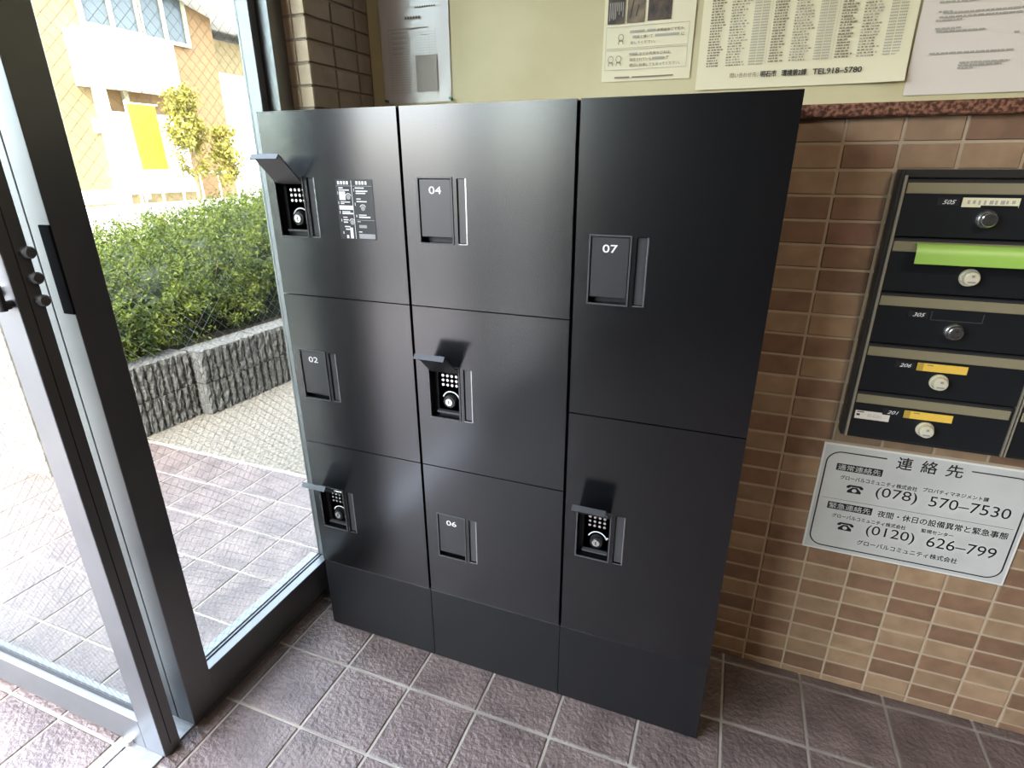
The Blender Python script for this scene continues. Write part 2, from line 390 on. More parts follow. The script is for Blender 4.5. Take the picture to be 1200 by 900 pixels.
ledge = struct('trim_1', MB().bbox(-1.10, 2.6, -0.022, 0.165, 1.416, 1.441, .003), 'granite', 'polished red granite ledge above the tile wall', 'ledge')
board = struct('wall_upper', MB().box(-1.10, 2.6, 0.162, 0.30, 1.43, CEIL), 'board', 'cream painted notice wall above the granite ledge', 'wall')
# pillar at the left end, front tiles in a lit colour, side tiles in a shaded one
pil = struct('wall_pillar', MB().box(-1.24, -1.1065, -0.0985, 0.30, 0, CEIL), 'grout_pillar', 'tiled pillar between the glazing and the notice wall', 'wall')
pt = piece_mesh('pillar_tile', MB().bbox(-.0297, .0297, -.004, .004, -.0223, .0223, .0016), 'tan')
ps = piece_mesh('pillar_side_tile', MB().bbox(-.004, .004, -.0473, .0473, -.0223, .0223, .0016), 'tan')
for r in range(20):
    z = 1.42 + .0195 + .05 * r
    if z > CEIL - .02: break
    for cx, w_ in ((-1.1205, .0185), (-1.1540, .0128)):
        o = shared_piece('tile', pt, (cx, -.097, z), pil, 'lit_tile'); o.scale.x = w_ / .0297
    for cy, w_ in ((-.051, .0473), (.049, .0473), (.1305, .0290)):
        o = shared_piece('tile', ps, (-1.104, cy, z), pil, 'shaded_tile'); o.scale.y = w_ / .0473
struct('ceiling', MB().box(-1.30, 2.6, -4.2, 0.30, CEIL, CEIL + .1), 'plaster', 'plain pale ceiling of the entrance hall', 'ceiling')
struct('wall_right', MB().box(2.5, 2.6, -4.2, 0.30, 0, CEIL), 'room_wall', 'brown wall on the right of the hall', 'wall')
struct('wall_front', MB().box(-1.30, 2.6, -4.2, -4.1, 0, CEIL), 'room_wall', 'brown wall behind the photographer', 'wall')
struct('wall_left', MB().box(-1.30, -1.20, -4.1, -3.20, 0, CEIL), 'room_wall', 'brown wall beyond the open doorway', 'wall')
struct('wall_lintel', MB().box(-1.30, -1.20, -3.20, -0.10, 2.30, CEIL), 'room_wall', 'wall strip above the glazing', 'wall')
struct('wall_facade', MB().box(-1.30, 2.6, -3.1, 3.2, CEIL + .1, 7.0), 'shade_wall', 'unseen upper wall of the building, sized to shade the ground outside', 'wall')  # out of view; its reach is set to keep sun off the ground
struct('wall_side', MB().box(-1.30, -1.22, 0.30, 3.2, 0, 7.0), 'room_wall', 'outside wall of the building past the pillar', 'wall')

# ------------------------------------------------------------------ glazed side: window frame with wired glass
def wires(x=None, y=None, a0=0, a1=1, z0=0, z1=1, pitch=0.0265, r=0.00038):
    mb = MB(); k0 = int((z0 - a1) / pitch) - 1; k1 = int((z1 - a0) / pitch) + 1
    def add(p, q):
        P0 = Vector((x, p[0], p[1])) if x is not None else Vector((p[0], y, p[1]))
        P1 = Vector((x, q[0], q[1])) if x is not None else Vector((q[0], y, q[1]))
        mb.tube(P0, P1, r, 3, caps=False)
    for k in range(k0, k1 + 1):
        c = k * pitch                       # z = a + c
        lo, hi = max(a0, z0 - c), min(a1, z1 - c)
        if hi - lo > .01: add((lo, lo + c), (hi, hi + c))
    k0 = int((z0 + a0) / pitch) - 1; k1 = int((z1 + a1) / pitch) + 1
    for k in range(k0, k1 + 1):
        c = k * pitch                       # z = -a + c
        lo, hi = max(a0, c - z1), min(a1, c - z0)
        if hi - lo > .01: add((lo, -lo + c), (hi, -hi + c))
    return mb
win = thing('window_1', 'tall stainless framed wired glass window beside the lockers', 'window', (-1.235, -.42, 0), kind='structure')
MB().bbox(-1.272, XG, -.656, -.175, 0.012, .12, .0015).build('bottom_rail', 'steel', win)
MB().box(-1.266, XG + .006, -.70, -.10, 0, .012).build('base_strip', 'steel', win)
MB().bbox(-1.243, XG, -.175, -.152, 0, 2.30, .001).bbox(-1.243, XG - .028, -.152, -.100, 0, 2.30, .001).build('far_jamb', 'steel', win)
MB().bbox(XG - .028, -1.166, -.150, -.101, 0, 2.30, .001).build('jamb_flange', 'steel', win)
MB().bbox(-1.272, XG, -.656, -.175, 2.24, 2.30, .0015).build('top_rail', 'steel', win)
MB().bbox(-1.2575, XG, -.726, -.656, 0, 2.30, .0012).build('post', 'steel', win)
MB().bbox(-1.320, -1.2605, -.726, -.656, 0, 2.30, .0012).build('outer_post', 'steel', win)
MB().box(-1.256, -1.254, -.724, -.66, 0, 2.3).build('post_seam', 'gasket', win)
g = MB()
for x0, x1 in ((-1.232, -1.229), (-1.243, -1.240)):
    g.box(x0, x1, -.656, -.175, .1195, .1225)
g.build('gasket', 'gasket', win)
pane = MB().box(-1.2385, -1.2335, -.656, -.175, .11, 2.25).build('pane', 'glass', win)
wires(x=-1.236, a0=-.654, a1=-.177, z0=.12, z1=2.24).build('wire_mesh', 'wire', win, kind='stuff', fix=False)

win_added = thing('added_window', 'unseen glass window added beyond the open doorway for daylight', 'window', (-1.235, -2.5, 0), kind='structure')  # added out of view for more daylight and sheen on the lockers
MB().bbox(-1.272, XG, -3.20, -1.87, 0, .12, .0015).build('bottom_rail', 'steel', win_added)
MB().bbox(-1.272, XG, -3.20, -1.87, 2.24, 2.30, .0015).build('top_rail', 'steel', win_added)
MB().bbox(-1.320, XG, -1.87, -1.80, 0, 2.30, .0015).build('post', 'steel', win_added)
MB().box(-1.2385, -1.2335, -3.20, -1.87, .11, 2.25).build('pane', 'glass', win_added)
# open door leaf, standing outward at a right angle
leaf = thing('door_1', 'stainless framed wired glass door standing open outside the window', 'door', (-1.66, -.795, 0), kind='structure')
LX0, LX1, LY0, LY1 = -2.14, -1.194, -.815, -.773
MB().bbox(LX1 - .066, LX1, LY0, LY1, .004, 2.24, .0012).build('lock_stile', 'steel', leaf)
MB().bbox(LX0, LX0 + .066, LY0, LY1, .004, 2.24, .0012).build('outer_stile', 'steel', leaf)
MB().bbox(LX0 + .066, LX1 - .066, LY0, LY1, .004, .098, .0012).build('bottom_rail', 'steel', leaf)
MB().bbox(LX0 + .066, LX1 - .066, LY0, LY1, 2.16, 2.24, .0012).build('top_rail', 'steel', leaf)
MB().box(LX1, LX1 + .0006, -.7965, -.7945, .03, 2.2).build('edge_groove', 'gasket', leaf)
MB().box(LX0 + .066, LX1 - .066, -.7965, -.7915, .09, 2.17).build('pane', 'glass', leaf)
MB().box(LX0 + .066, LX1 - .066, -.799, -.789, .098, .102).build('gasket', 'gasket', leaf)
wires(y=-.794, a0=LX0 + .068, a1=LX1 - .068, z0=.1, z1=2.16).build('wire_mesh', 'wire', leaf, kind='stuff', fix=False)
for z in (1.196, 1.153, 1.114):
    MB().tube((LX1, -.779, z), (LX1 + .011, -.779, z), .0105, 18).tube((LX1 + .011, -.779, z), (LX1 + .014, -.779, z), .0105, 18, .0075).build('bolt', 'steel', leaf)
h = MB()
hx = -1.206
for z in (1.205, 1.115): h.tube((hx, LY0 + .002, z), (hx, LY0 - .016, z), .0062, 14)
h.tube((hx, LY0 - .016, 1.215), (hx, LY0 - .016, 1.105), .0066, 16)
h.tube((hx, LY0 - .006, 1.112), (hx - .030, LY0 - .006, 1.110), .006, 12)
h.build('pull_handle', 'gasket', leaf)
MB().tube((hx - .026, LY0 + .001, 1.135), (hx - .026, LY0 - .007, 1.135), .011, 18).build('lock_cylinder', 'silver', leaf)
th = struct('trim_2', MB().bbox(-1.31, -1.204, -1.80, -.655, -.002, .004, .001), 'steel_plate', 'pale steel threshold plate under the open door', 'threshold')
MB().bbox(-1.345, -1.316, -1.80, -.73, -.003, .0025, .001).build('threshold_edge', 'steel_plate', th)
top_mesh('door_stop', MB().tube((-1.315, -.815, .004), (-1.315, -.815, .016), .016, 20, .013).tube((-1.315, -.815, .016), (-1.315, -.815, .019), .013, 20, .006),
         'silver', 'small round white metal door stop at the foot of the open door', 'door stop', (-1.315, -.815, .004), smooth=False)
hin = MB().bbox(-1.228, -1.199, -.7295, -.725, 1.075, 1.235, .001).build('jamb_reflection_plate', 'matte', win)  # dark plate stands in for the dark reflection in the steel jamb

# ------------------------------------------------------------------ parcel lockers
YF = -.310
LXs = (-1.095, -.7375, -.3662, -.0065)
ROWS = {0: (1.4405, 1.0384, .635, .239), 1: (1.4405, 1.0384, .635, .239), 2: (1.4405, .8343, .239)}
HX = (.0, .075, .087, .109)               # panel opening and pull recess, from the module's left edge
MODX = (-1.070, -.700, -.333)
MODZ = {(0, 0): 1.178, (1, 0): 1.178, (0, 1): .768, (1, 1): .772, (0, 2): .368, (1, 2): .368, (2, 0): 1.078, (2, 1): .471}
NUM = {(1, 0): '04', (0, 1): '02', (1, 2): '06', (2, 0): '07'}
COLNAME = ('black locker column next to the glass, with an instruction sticker on its top door',
           'middle black locker column, doors 04 and 06 with a lifted flap between',
           'black locker column of two tall doors, 07 above, next to the tile wall')
def door_plate(x0, x1, z0, z1, mx, mz, y0, y1):
    """front plate with two rectangular openings"""
    xs = [x0, mx + HX[0], mx + HX[1], mx + HX[2], mx + HX[3], x1]; zs = [z0, mz, mz + .128, z1]
    mb = MB()
    hole = lambda i, k: k == 1 and i in (1, 3)
    for i in range(5):
        for k in range(3):
            if hole(i, k):
                a, b_, c, d = xs[i], xs[i + 1], zs[k], zs[k + 1]
                dep = y0 + (.032 if i == 1 else .014)
                mb.quad((a, y0, c), (a, dep, c), (a, dep, d), (a, y0, d)); mb.quad((b_, y0, c), (b_, dep, c), (b_, dep, d), (b_, y0, d))
                mb.quad((a, y0, c), (b_, y0, c), (b_, dep, c), (a, dep, c)); mb.quad((a, y0, d), (b_, y0, d), (b_, dep, d), (a, dep, d))
                mb.quad((a, dep, c), (b_, dep, c), (b_, dep, d), (a, dep, d))
            else:
                mb.quad((xs[i], y0, zs[k]), (xs[i + 1], y0, zs[k]), (xs[i + 1], y0, zs[k + 1]), (xs[i], y0, zs[k + 1]))
    for a in (x0, x1): mb.quad((a, y0, z0), (a, y1, z0), (a, y1, z1), (a, y0, z1))
    for c in (z0, z1): mb.quad((x0, y0, c), (x1, y0, c), (x1, y1, c), (x0, y1, c))
    return mb
def locker_module(door, c, r, mx, mz):
    num = NUM.get((c, r)); x0, x1 = mx, mx + .075; zt = mz + .128
    b = MB(); w = .0028; yb0, yb1 = YF - .0022, YF + .004
    b.box(x0 - w, x0, yb0, yb1, mz - w, zt + w).box(x1, x1 + w, yb0, yb1, mz - w, zt + w).box(x0, x1, yb0, yb1, mz - w, mz).box(x0, x1, yb0, yb1, zt, zt + w)
    b.build('bezel', 'bezel', door)
    # pull recess: satin edge, dark insert
    s0, s1 = mx + HX[2], mx + HX[3]
    MB().box(s1 - .0028, s1, YF - .001, YF + .012, mz, zt).box(s0, s1, YF - .0006, YF + .010, mz - .0016, mz).build('pull_trim', 'trim', door)
    MB().box(s0 + .001, s1 - .003, YF + .004, YF + .013, mz + .001, zt - .001).build('pull_insert', 'pull', door)
    if num:
        MB().bbox(x0 + .0012, x1 - .0012, YF + .001, YF + .005, mz + .0115, zt - .0012, .001).build('flap', 'lidgrey', door)
        text(num, x0 + .0235, x0 + .0515, zt - .030, zt - .0155, YF + .0006, 'white_print', door, 'lettering', weight=.012)
    else:
        # flap lifted about its top hinge
        an = math.radians(43); L = .088; hz = zt - .012
        dy, dz = -math.cos(an), math.sin(an); ny, nz = math.sin(an), math.cos(an)
        fl = MB(); xa, xb = x0 + .001, x1 - .001
        # profile in (y,z): plate thickness 3 mm with a 13 mm lip turned down at the free end
        u = Vector((0, dy, dz)); nrm = Vector((0, -dz, dy))            # nrm points outward-down from the plate's underside
        o_ = Vector((0, YF + .004, hz))
        prof = [(0, 0), (L, 0), (L, .013), (L - .003, .013), (L - .003, .003), (0, .003)]
        pts = [(o_ + u * a - nrm * (-t)) for a, t in prof]
        k = len(fl.v)
        for x in (xa, xb):
            for p in pts: fl.v.append((x, p.y, p.z))
        n = len(pts)
        fl.f.append(tuple(range(k, k + n))); fl.f.append(tuple(range(k + n, k + 2 * n))[::-1])
        for i in range(n):
            j = (i + 1) % n; fl.f.append((k + i, k + j, k + n + j, k + n + i))
        fl.build('flap', 'lidgrey', door)
        MB().bbox(x0 + .002, x1 - .002, YF - .001, YF + .012, zt - .010, zt - .0035, .001).build('hinge_bar', 'silver', door)
        yp = YF + .020
        MB().bbox(x0 + .010, x1 - .001, yp, yp + .010, mz + .012, zt - .014, .001).build('keypad_panel', 'panel', door)
        kb = MB()
        for i in range(4):
            for j in range(3):
                cx, cz = x0 + .0255 + i * .0115, zt - .0275 - j * .0115
                kb.tube((cx, yp, cz), (cx, yp - .0025, cz), .0034, 10)
        kb.build('keypad_buttons', 'silver', door)
        cx, cz = x0 + .0440, mz + .0385
        MB().tube((cx, yp, cz), (cx, yp - .012, cz), .0165, 24, .0145).build('dial', 'panel', door)
        MB().tube((cx, yp - .012, cz), (cx, yp - .0145, cz), .0088, 20).build('key_cylinder', 'silver', door)
        MB().box(cx - .0011, cx + .0011, yp - .0149, yp - .0145, cz - .0045, cz + .0045).build('keyway', 'gasket', door)
        arc = MB(); k0 = []
        for i in range(17):
            t = math.radians(20 + 140 * i / 16.0)
            for rr in (.0205, .0235): arc.v.append((cx + rr * math.cos(t), yp - .0004, cz + rr * math.sin(t)))
        for i in range(16): arc.f.append((2 * i, 2 * i + 1, 2 * i + 3, 2 * i + 2))
        t0 = math.radians(20); k = len(arc.v)
        arc.v += [(cx + .0165, yp - .0004, cz + .011), (cx + .0270, yp - .0004, cz + .011), (cx + .0215, yp - .0004, cz + .0035)]; arc.f.append((k, k + 1, k + 2))
        arc.build('dial_marking', 'white_print', door)
        MB().box(x0 + .012, x1 - .004, YF + .006, YF + .016, mz + .010, mz + .0135).build('ledge_bar', 'bezel', door)
for c in range(3):
    xa, xb = LXs[c], LXs[c + 1]
    t = thing('parcel_locker', COLNAME[c], 'locker', ((xa + xb) / 2, -.165, 0), 'black parcel lockers')
    ga, gb = (.0 if c == 0 else .0036), (.0 if c == 2 else .0036)
    MB().box(xa + .001, xb - .001, YF + .020, -.024, .239, 1.4395).build('carcass', 'carcass', t)
    MB().bbox(xa + .0004, xb - .0004, YF + .0025, -.024, .0, .2375, .001).build('plinth', 'plinth', t)
    zs = ROWS[c]
    for r in range(len(zs) - 1):
        z1, z0 = zs[r] - (0 if r == 0 else .0013), zs[r + 1] + .0013
        d = door_plate(xa + ga, xb - gb, z0, z1, MODX[c], MODZ[c, r], YF, YF + .018).build('door', 'locker', t)
        locker_module(d, c, r, MODX[c], MODZ[c, r])
        if (c, r) == (0, 0): FIRST_DOOR = d
# instruction sticker on the first door
st = top_mesh('instruction_sticker', MB().box(-.9055, -.811, YF - .0008, YF - .0002, 1.177, 1.303), 'panel',
              'black instruction sticker with small white print on the top door next to the glass', 'sticker', (-.858, YF - .0005, 1.177))
pw = MB(); pg = MB(); ys = YF - .0012
def bar(mb, u0, u1, v0, v1, y=ys, X0=-.9055, Z0=1.177, Wd=.0945, Hh=.126):
    x0, x1, z0, z1 = X0 + u0 * Wd, X0 + u1 * Wd, Z0 + (1 - v1) * Hh, Z0 + (1 - v0) * Hh
    mb.quad((x0, y, z0), (x1, y, z0), (x1, y, z1), (x0, y, z1))
for u in (.06, .14, .22, .30, .56, .64, .72, .80): bar(pw, u, u + .055, .03, .085)
bar(pw, .43, .442, .02, .99); bar(pg, .02, .98, .105, .112)
for u0, u1, v0, v1 in ((.08, .20, .13, .15), (.08, .36, .165, .185), (.04, .052, .2, .25), (.08, .25, .20, .34), (.10, .36, .365, .38), (.10, .2, .39, .405), (.04, .055, .365, .41),
                       (.05, .43, .43, .50), (.12, .34, .525, .54), (.12, .42, .55, .575), (.05, .065, .52, .57), (.13, .25, .62, .635), (.13, .27, .66, .68), (.13, .25, .70, .72),
                       (.07, .09, .66, .70), (.15, .30, .775, .795), (.17, .28, .82, .84), (.09, .11, .87, .91), (.18, .24, .93, .985), (.29, .37, .80, .985),
                       (.53, .77, .13, .15), (.54, .86, .18, .20), (.54, .80, .215, .235), (.49, .50, .15, .20), (.54, .66, .31, .325), (.54, .82, .35, .37), (.49, .505, .38, .43),
                       (.57, .78, .575, .59), (.57, .88, .605, .63), (.50, .52, .58, .62), (.52, .60, .69, .70), (.53, .62, .86, .875)): bar(pw, u0, u1, v0, v1)
bar(pg, .50, .98, .665, .672); bar(pg, .53, .97, .90, .98); bar(pg, .55, .76, .75, .80)
for u, v in ((.33, .29), (.70, .47), (.37, .71)):
    cx, cz = -.9055 + u * .0945, 1.177 + (1 - v) * .126
    k = len(pg.v)
    for i in range(12): pg.v.append((cx + .0055 * math.cos(i * math.pi / 6), ys, cz + .0055 * math.sin(i * math.pi / 6)))
    pg.f.append(tuple(range(k, k + 12)))
    k = len(pw.v)
    for i in range(9):
        a = math.radians(20 + 140 * i / 8)
        for rr in (.0068, .0082): pw.v.append((cx + rr * math.cos(a), ys, cz + rr * math.sin(a)))
    for i in range(8): pw.f.append((k + 2 * i, k + 2 * i + 1, k + 2 * i + 3, k + 2 * i + 2))
pw.build('print', 'white_print', st); pg.build('grey_print', 'grey_print', st)

# ------------------------------------------------------------------ mailboxes
MY = -.040
def mailbox(name, label, x0, z0, z1, dial, card, number):
    t = thing(name, label, 'mailbox', (x0 + .14, -.02, z0), 'mailboxes in the wall bank')
    MB().bbox(x0, x0 + .284, MY, -.006, z0 + .0012, z1 - .0012, .0012).build('body', 'mail', t)
    MB().bbox(x0 + .002, x0 + .278, MY - .003, MY, z1 - .028, z1 - .008, .001).build('slot_flap', 'flap', t)
    MB().box(x0 + .001, x0 + .279, MY - .0012, MY, z1 - .0075, z1 - .0035).build('flap_hood', 'gasket', t)
    nx = x0 + .057
    np_ = MB().bbox(nx, nx + .036, MY - .002, MY, z1 - .050, z1 - .035, .0006).build('number_plate', 'black_print', t)
    if number: text(number, nx + .0085, nx + .0295, z1 - .0462, z1 - .0385, MY - .0024, 'white_print', t, 'lettering', shear=.35, weight=.01)
    cx0, cx1 = nx + .040, nx + .128
    if card:
        MB().box(cx0, cx1, MY - .0016, MY, z1 - .051, z1 - .034).build('name_card', card, t)
        if card == 'yellow':
            MB().box(cx0, cx0 + .011, MY - .0019, MY - .0016, z1 - .051, z1 - .034).build('card_stub', 'yellow_d', t)
            MB().box(cx0 + .017, cx0 + .028, MY - .0019, MY - .0016, z1 - .0385, z1 - .0365).build('print', 'brown_print', t)
        else:
            p = MB()
            for i in range(9): p.box(cx0 + .008 + i * .0085, cx0 + .0125 + i * .0085 + RND.uniform(-.002, .002), MY - .0019, MY - .0016, z1 - .047 + RND.uniform(0, .003), z1 - .0385)
            p.build('print', 'soft_print', t)
            MB().box(cx0 + .030, cx1 - .001, MY - .0021, MY - .0012, z1 - .0515, z1 - .0475).build('torn_edge', 'mail', t)
    else:
        f = MB(); f.box(cx0, cx1, MY - .0022, MY, z1 - .052, z1 - .0505).box(cx0, cx0 + .0012, MY - .0022, MY, z1 - .052, z1 - .034).box(cx1 - .0012, cx1, MY - .0022, MY, z1 - .052, z1 - .034)
        f.build('card_holder', 'bezel', t)
    kx, kz = x0 + .142, z1 - .0725
    MB().tube((kx, MY, kz), (kx, MY - .004, kz), .0172, 28, .0165).build('dial_plate', dial, t)
    dl = MB().tube((kx, MY - .004, kz), (kx, MY - .017, kz), .0142, 28, .0130).tube((kx, MY - .017, kz), (kx, MY - .0185, kz), .0130, 28, .0112).build('dial', dial, t)
    MB().box(kx - .0065, kx + .0065, MY - .0192, MY - .0184, kz - .0078, kz - .0048).box(kx - .002, kx + .003, MY - .0192, MY - .0184, kz + .003, kz + .0075).build('dial_mark', 'grey_print' if dial == 'ivory' else 'gasket', dl)
    ang = MB().prism([(kx - .0135, kz + .002), (kx - .004, kz + .0130), (kx - .0025, kz + .0115), (kx - .012, kz + .0005)], 'y', MY - .0155, MY - .010)
    return t
MX0 = .2175; PITCH = .1096; MTOP = 1.3060
frame = thing('mailbox_rack', 'dark frame holding the bank of mailboxes on the tile wall', 'mailbox frame', (.49, -.02, .757))
MB().bbox(.2045, .212, MY + .002, 0, .757, 1.3215, .001).build('side_panel', 'mailframe', frame)
MB().bbox(.212, .805, MY + .002, 0, 1.3065, 1.3215, .001).build('top_panel', 'mailframe', frame)
MB().bbox(.212, .805, MY + .004, 0, .7535, .7575, .0008).build('bottom_panel', 'mailframe', frame)
MB().bbox(.801, .808, MY + .002, 0, .7535, 1.3215, .001).build('side_panel', 'mailframe', frame)
MB().box(.2122, .2172, MY - .003, MY + .004, .757, 1.311).build('edge_strip', 'alu', frame)
MB().box(.5020, .5050, MY - .003, -.004, .757, 1.306).build('divider', 'alu', frame)
MB().box(.5075, .5105, MY - .003, -.004, .757, 1.306).build('divider', 'alu', frame)
specs = [('505', 'chrome', 'paper', 'black mailbox 505 at the top with a torn cream name card'), ('405', 'ivory', 'yellow', 'black mailbox 405 with a green leaflet pushed out of its slot'),
         ('305', 'chrome', None, 'black mailbox 305 with a clear dial and an empty name holder'), ('206', 'ivory', 'yellow', 'black mailbox 206 with a yellow name card and ivory dial'),
         ('201', 'ivory', 'yellow', 'bottom black mailbox 201 with a small white sticker at its left')]
for i, (num, dial, card, lab) in enumerate(specs):
    z1 = MTOP - i * PITCH; mailbox('mailbox', lab, MX0, z1 - PITCH, z1, dial, card, num)
for i in range(5):
    z1 = MTOP - i * PITCH
    if i == 4: mailbox('mailbox', 'mailbox cut off at the right edge, beyond the aluminium divider beside mailbox 201', .5125, z1 - PITCH, z1, 'ivory', None, None)
    else:
        mailbox('mailbox', 'mailbox in the second column right of the aluminium divider, %s' % ('topmost', 'second from top', 'middle one', 'second from bottom')[i], .5125, z1 - PITCH, z1, 'ivory', None, None)
# sticker on the lowest box and the leaflet
sz1 = MTOP - 4 * PITCH
stk = top_mesh('address_sticker', MB().bbox(.2235, .2900, MY - .0010, MY - .0001, sz1 - .0665, sz1 - .0470, .0003), 'paper_white', 'small white sticker reading 02-0201 on the lowest mailbox', 'sticker', (.257, MY, sz1 - .0665))
text('02-0201', .2480, .2740, sz1 - .0602, sz1 - .0532, MY - .0014, 'soft_print', stk)
MB().box(.2265, .2330, MY - .0014, MY - .001, sz1 - .0590, sz1 - .0545).box(.2265, .2400, MY - .0014, MY - .001, sz1 - .0510, sz1 - .0492).build('print', 'black_print', stk)
lf = MB(); zL = MTOP - PITCH
prof = [(MY - .0036, zL - .0120), (MY - .008, zL - .0095), (MY - .014, zL - .0105), (MY - .021, zL - .018), (MY - .024, zL - .030), (MY - .0245, zL - .047)]
n = len(prof)
for t in (0, .0012):
    for y, z in prof:
        for x in (.2560, .4935): lf.v.append((x + (.004 if t else 0) * 0, y - t, z - t * .4))
for i in range(n - 1):
    lf.f.append((2 * i, 2 * i + 1, 2 * i + 3, 2 * i + 2)); lf.f.append((2 * n + 2 * i, 2 * n + 2 * i + 2, 2 * n + 2 * i + 3, 2 * n + 2 * i + 1))
top_mesh('leaflet', lf, 'lime', 'folded lime green leaflet sticking out of the slot of mailbox 405', 'leaflet', (.37, MY - .02, zL - .047), smooth=True)

# ------------------------------------------------------------------ contact sign (A3 plate)
SX, SZ, SY = .184, .421, -.0052
sg = thing('contact_sign', 'grey A3 contact sign with black phone numbers on the tiles under the mailboxes', 'sign', (SX + .21, -.004, SZ))
MB().bbox(SX, SX + .420, SY - .0030, SY + .0002, SZ, SZ + .297, .0006).build('plate', 'sign_edge', sg)
MB().box(SX + .0045, SX + .4155, SY - .0034, SY - .0029, SZ + .0045, SZ + .2925).build('face', 'sign', sg)
ty = SY - .0039
def stroke(mb, pts, w, y, closed=False):
    n = len(pts)
    for i in range(n - (0 if closed else 1)):
        a = Vector((pts[i][0], 0, pts[i][1])); b_ = Vector((pts[(i + 1) % n][0], 0, pts[(i + 1) % n][1])); d = (b_ - a).normalized(); nn = Vector((-d.z, 0, d.x)) * w / 2; e = d * w * .25
        q = [a - e + nn, b_ + e + nn, b_ + e - nn, a - e - nn]
        mb.quad(*[(p.x, y, p.z) for p in q])
bd = MB(); L_, R_, B_, T_, rr = SX + .012, SX + .408, SZ + .0145, SZ + .277, .030
arcp = lambda cx, cz, a0, a1: [(cx + rr * math.cos(math.radians(a0 + (a1 - a0) * i / 10)), cz + rr * math.sin(math.radians(a0 + (a1 - a0) * i / 10))) for i in range(11)]
stroke(bd, [(SX + .131, T_)] + arcp(L_ + rr, T_ - rr, 90, 180) + arcp(L_ + rr, B_ + rr, 180, 270) + arcp(R_ - rr, B_ + rr, 270, 360) + arcp(R_ - rr, T_ - rr, 0, 90) + [(SX + .294, T_)], .0030, ty)
stroke(bd, [(SX + .020, SZ + .1510), (SX + .400, SZ + .1510)], .0007, ty)
bd.build('border', 'black_print', sg)
def sbox(u0, u1, v0, v1): return MB().quad((SX + u0, ty, SZ + v0), (SX + u1, ty, SZ + v0), (SX + u1, ty, SZ + v1), (SX + u0, ty, SZ + v1))
sbox(.035, .130, .2290, .2475).build('heading_band', 'black_print', sg); sbox(.035, .130, .1225, .1420).build('heading_band', 'black_print', sg)
def stext(b_, u0, u1, v0, v1, m='black_print', w=0.0, dy=0): text(b_, SX + u0, SX + u1, SZ + v0, SZ + v1, ty - dy, m, sg, weight=w)
stext('連', .1530, .1830, .2560, .2865, w=.012); stext('絡', .2005, .2305, .2560, .2865, w=.012); stext('先', .2480, .2790, .2560, .2865, w=.012)
stext('通常連絡先', .0385, .1265, .2310, .2455, 'sign', .004, .0004); stext('緊急連絡先', .0385, .1265, .1248, .1400, 'sign', .004, .0004)
stext('グローバルコミュニティ株式会社', .048, .205, .2060, .2175, w=.014); stext('プロパティマネジメント課', .216, .340, .2090, .2195, w=.014)
stext('(078)', .127, .210, .1690, .2020); stext('570–7530', .234, .387, .1740, .2005)
stext('夜間・休日の設備異常と緊急事態', .142, .396, .1225, .1400, w=.010)
stext('グローバルコミュニティ株式会社', .050, .205, .1000, .1110, w=.014); stext('監視センター', .236, .299, .1025, .1125, w=.014)
stext('(0120)', .128, .228, .0620, .0955); stext('626–799', .253, .387, .0670, .0950)
stext('グローバルコミュニティ株式会社', .116, .322, .0350, .0490, w=.012)
for pz in (.1735, .0675):
    px = SX + .0655; z0 = SZ + pz; ph = MB()
    body = [(.003, 0), (.032, 0), (.032, .006), (.0255, .0125), (.0225, .0155), (.0125, .0155), (.0095, .0125), (.003, .006)]
    k = len(ph.v); ph.v += [(px + a, ty, z0 + b_) for a, b_ in body]; ph.f.append(tuple(range(k, k + 8)))
    hs = [(0, .0125), (.006, .0125), (.0085, .0165), (.0265, .0165), (.029, .0125), (.035, .0125), (.035, .0175), (.030, .0215), (.005, .0215), (0, .0175)]
    for q in ((0, 1, 2, 8, 9), (2, 3, 7, 8), (3, 4, 5, 6, 7)):
        k = len(ph.v); ph.v += [(px + hs[i][0], ty - .0001, z0 + hs[i][1]) for i in q]; ph.f.append(tuple(range(k, k + len(q))))
    ph.build('telephone_symbol', 'black_print', sg)
    dm = MB(); dm.v += [(px + .0175 + .005 * math.cos(i * math.pi / 8), ty - .0003, z0 + .0072 + .0046 * math.sin(i * math.pi / 8)) for i in range(16)]; dm.f.append(tuple(range(16)))
    dm.build('telephone_dial', 'sign', sg)

# ------------------------------------------------------------------ notices on the cream wall
PY = .1600
def sheet(name, label, x0, x1, z0, z1, m, cat='notice', y=PY, curl=0.0, seed=1):
    """paper with slight waves, 10 x 12 cells, held against the wall at the top"""
    r = random.Random(seed); nx, nz = 10, 12; mb = MB()
    a, b_ = r.uniform(0, 6), r.uniform(0, 6)
    for j in range(nz + 1):
        for i in range(nx + 1):
            u, v = i / nx, j / nz
            d = .0012 + .0010 * math.sin(u * 5 + a) + .0008 * math.sin(v * 7 + b_) + curl * ((1 - v) ** 6) * (u ** 6)
            mb.v.append((x0 + (x1 - x0) * u, y - abs(d), z0 + (z1 - z0) * v))
    for j in range(nz):
        for i in range(nx):
            k = j * (nx + 1) + i; mb.f.append((k, k + 1, k + nx + 2, k + nx + 1))
    o = thing(name, label, cat, ((x0 + x1) / 2, y, z0))
    mb.build('sheet', m, o, smooth=True)
    return o
py = PY - .0040
def hbar(mb, x0, x1, z0, z1, y=None):
    y = py if y is None else y
    mb.quad((x0, y, z0), (x1, y, z0), (x1, y, z1), (x0, y, z1))
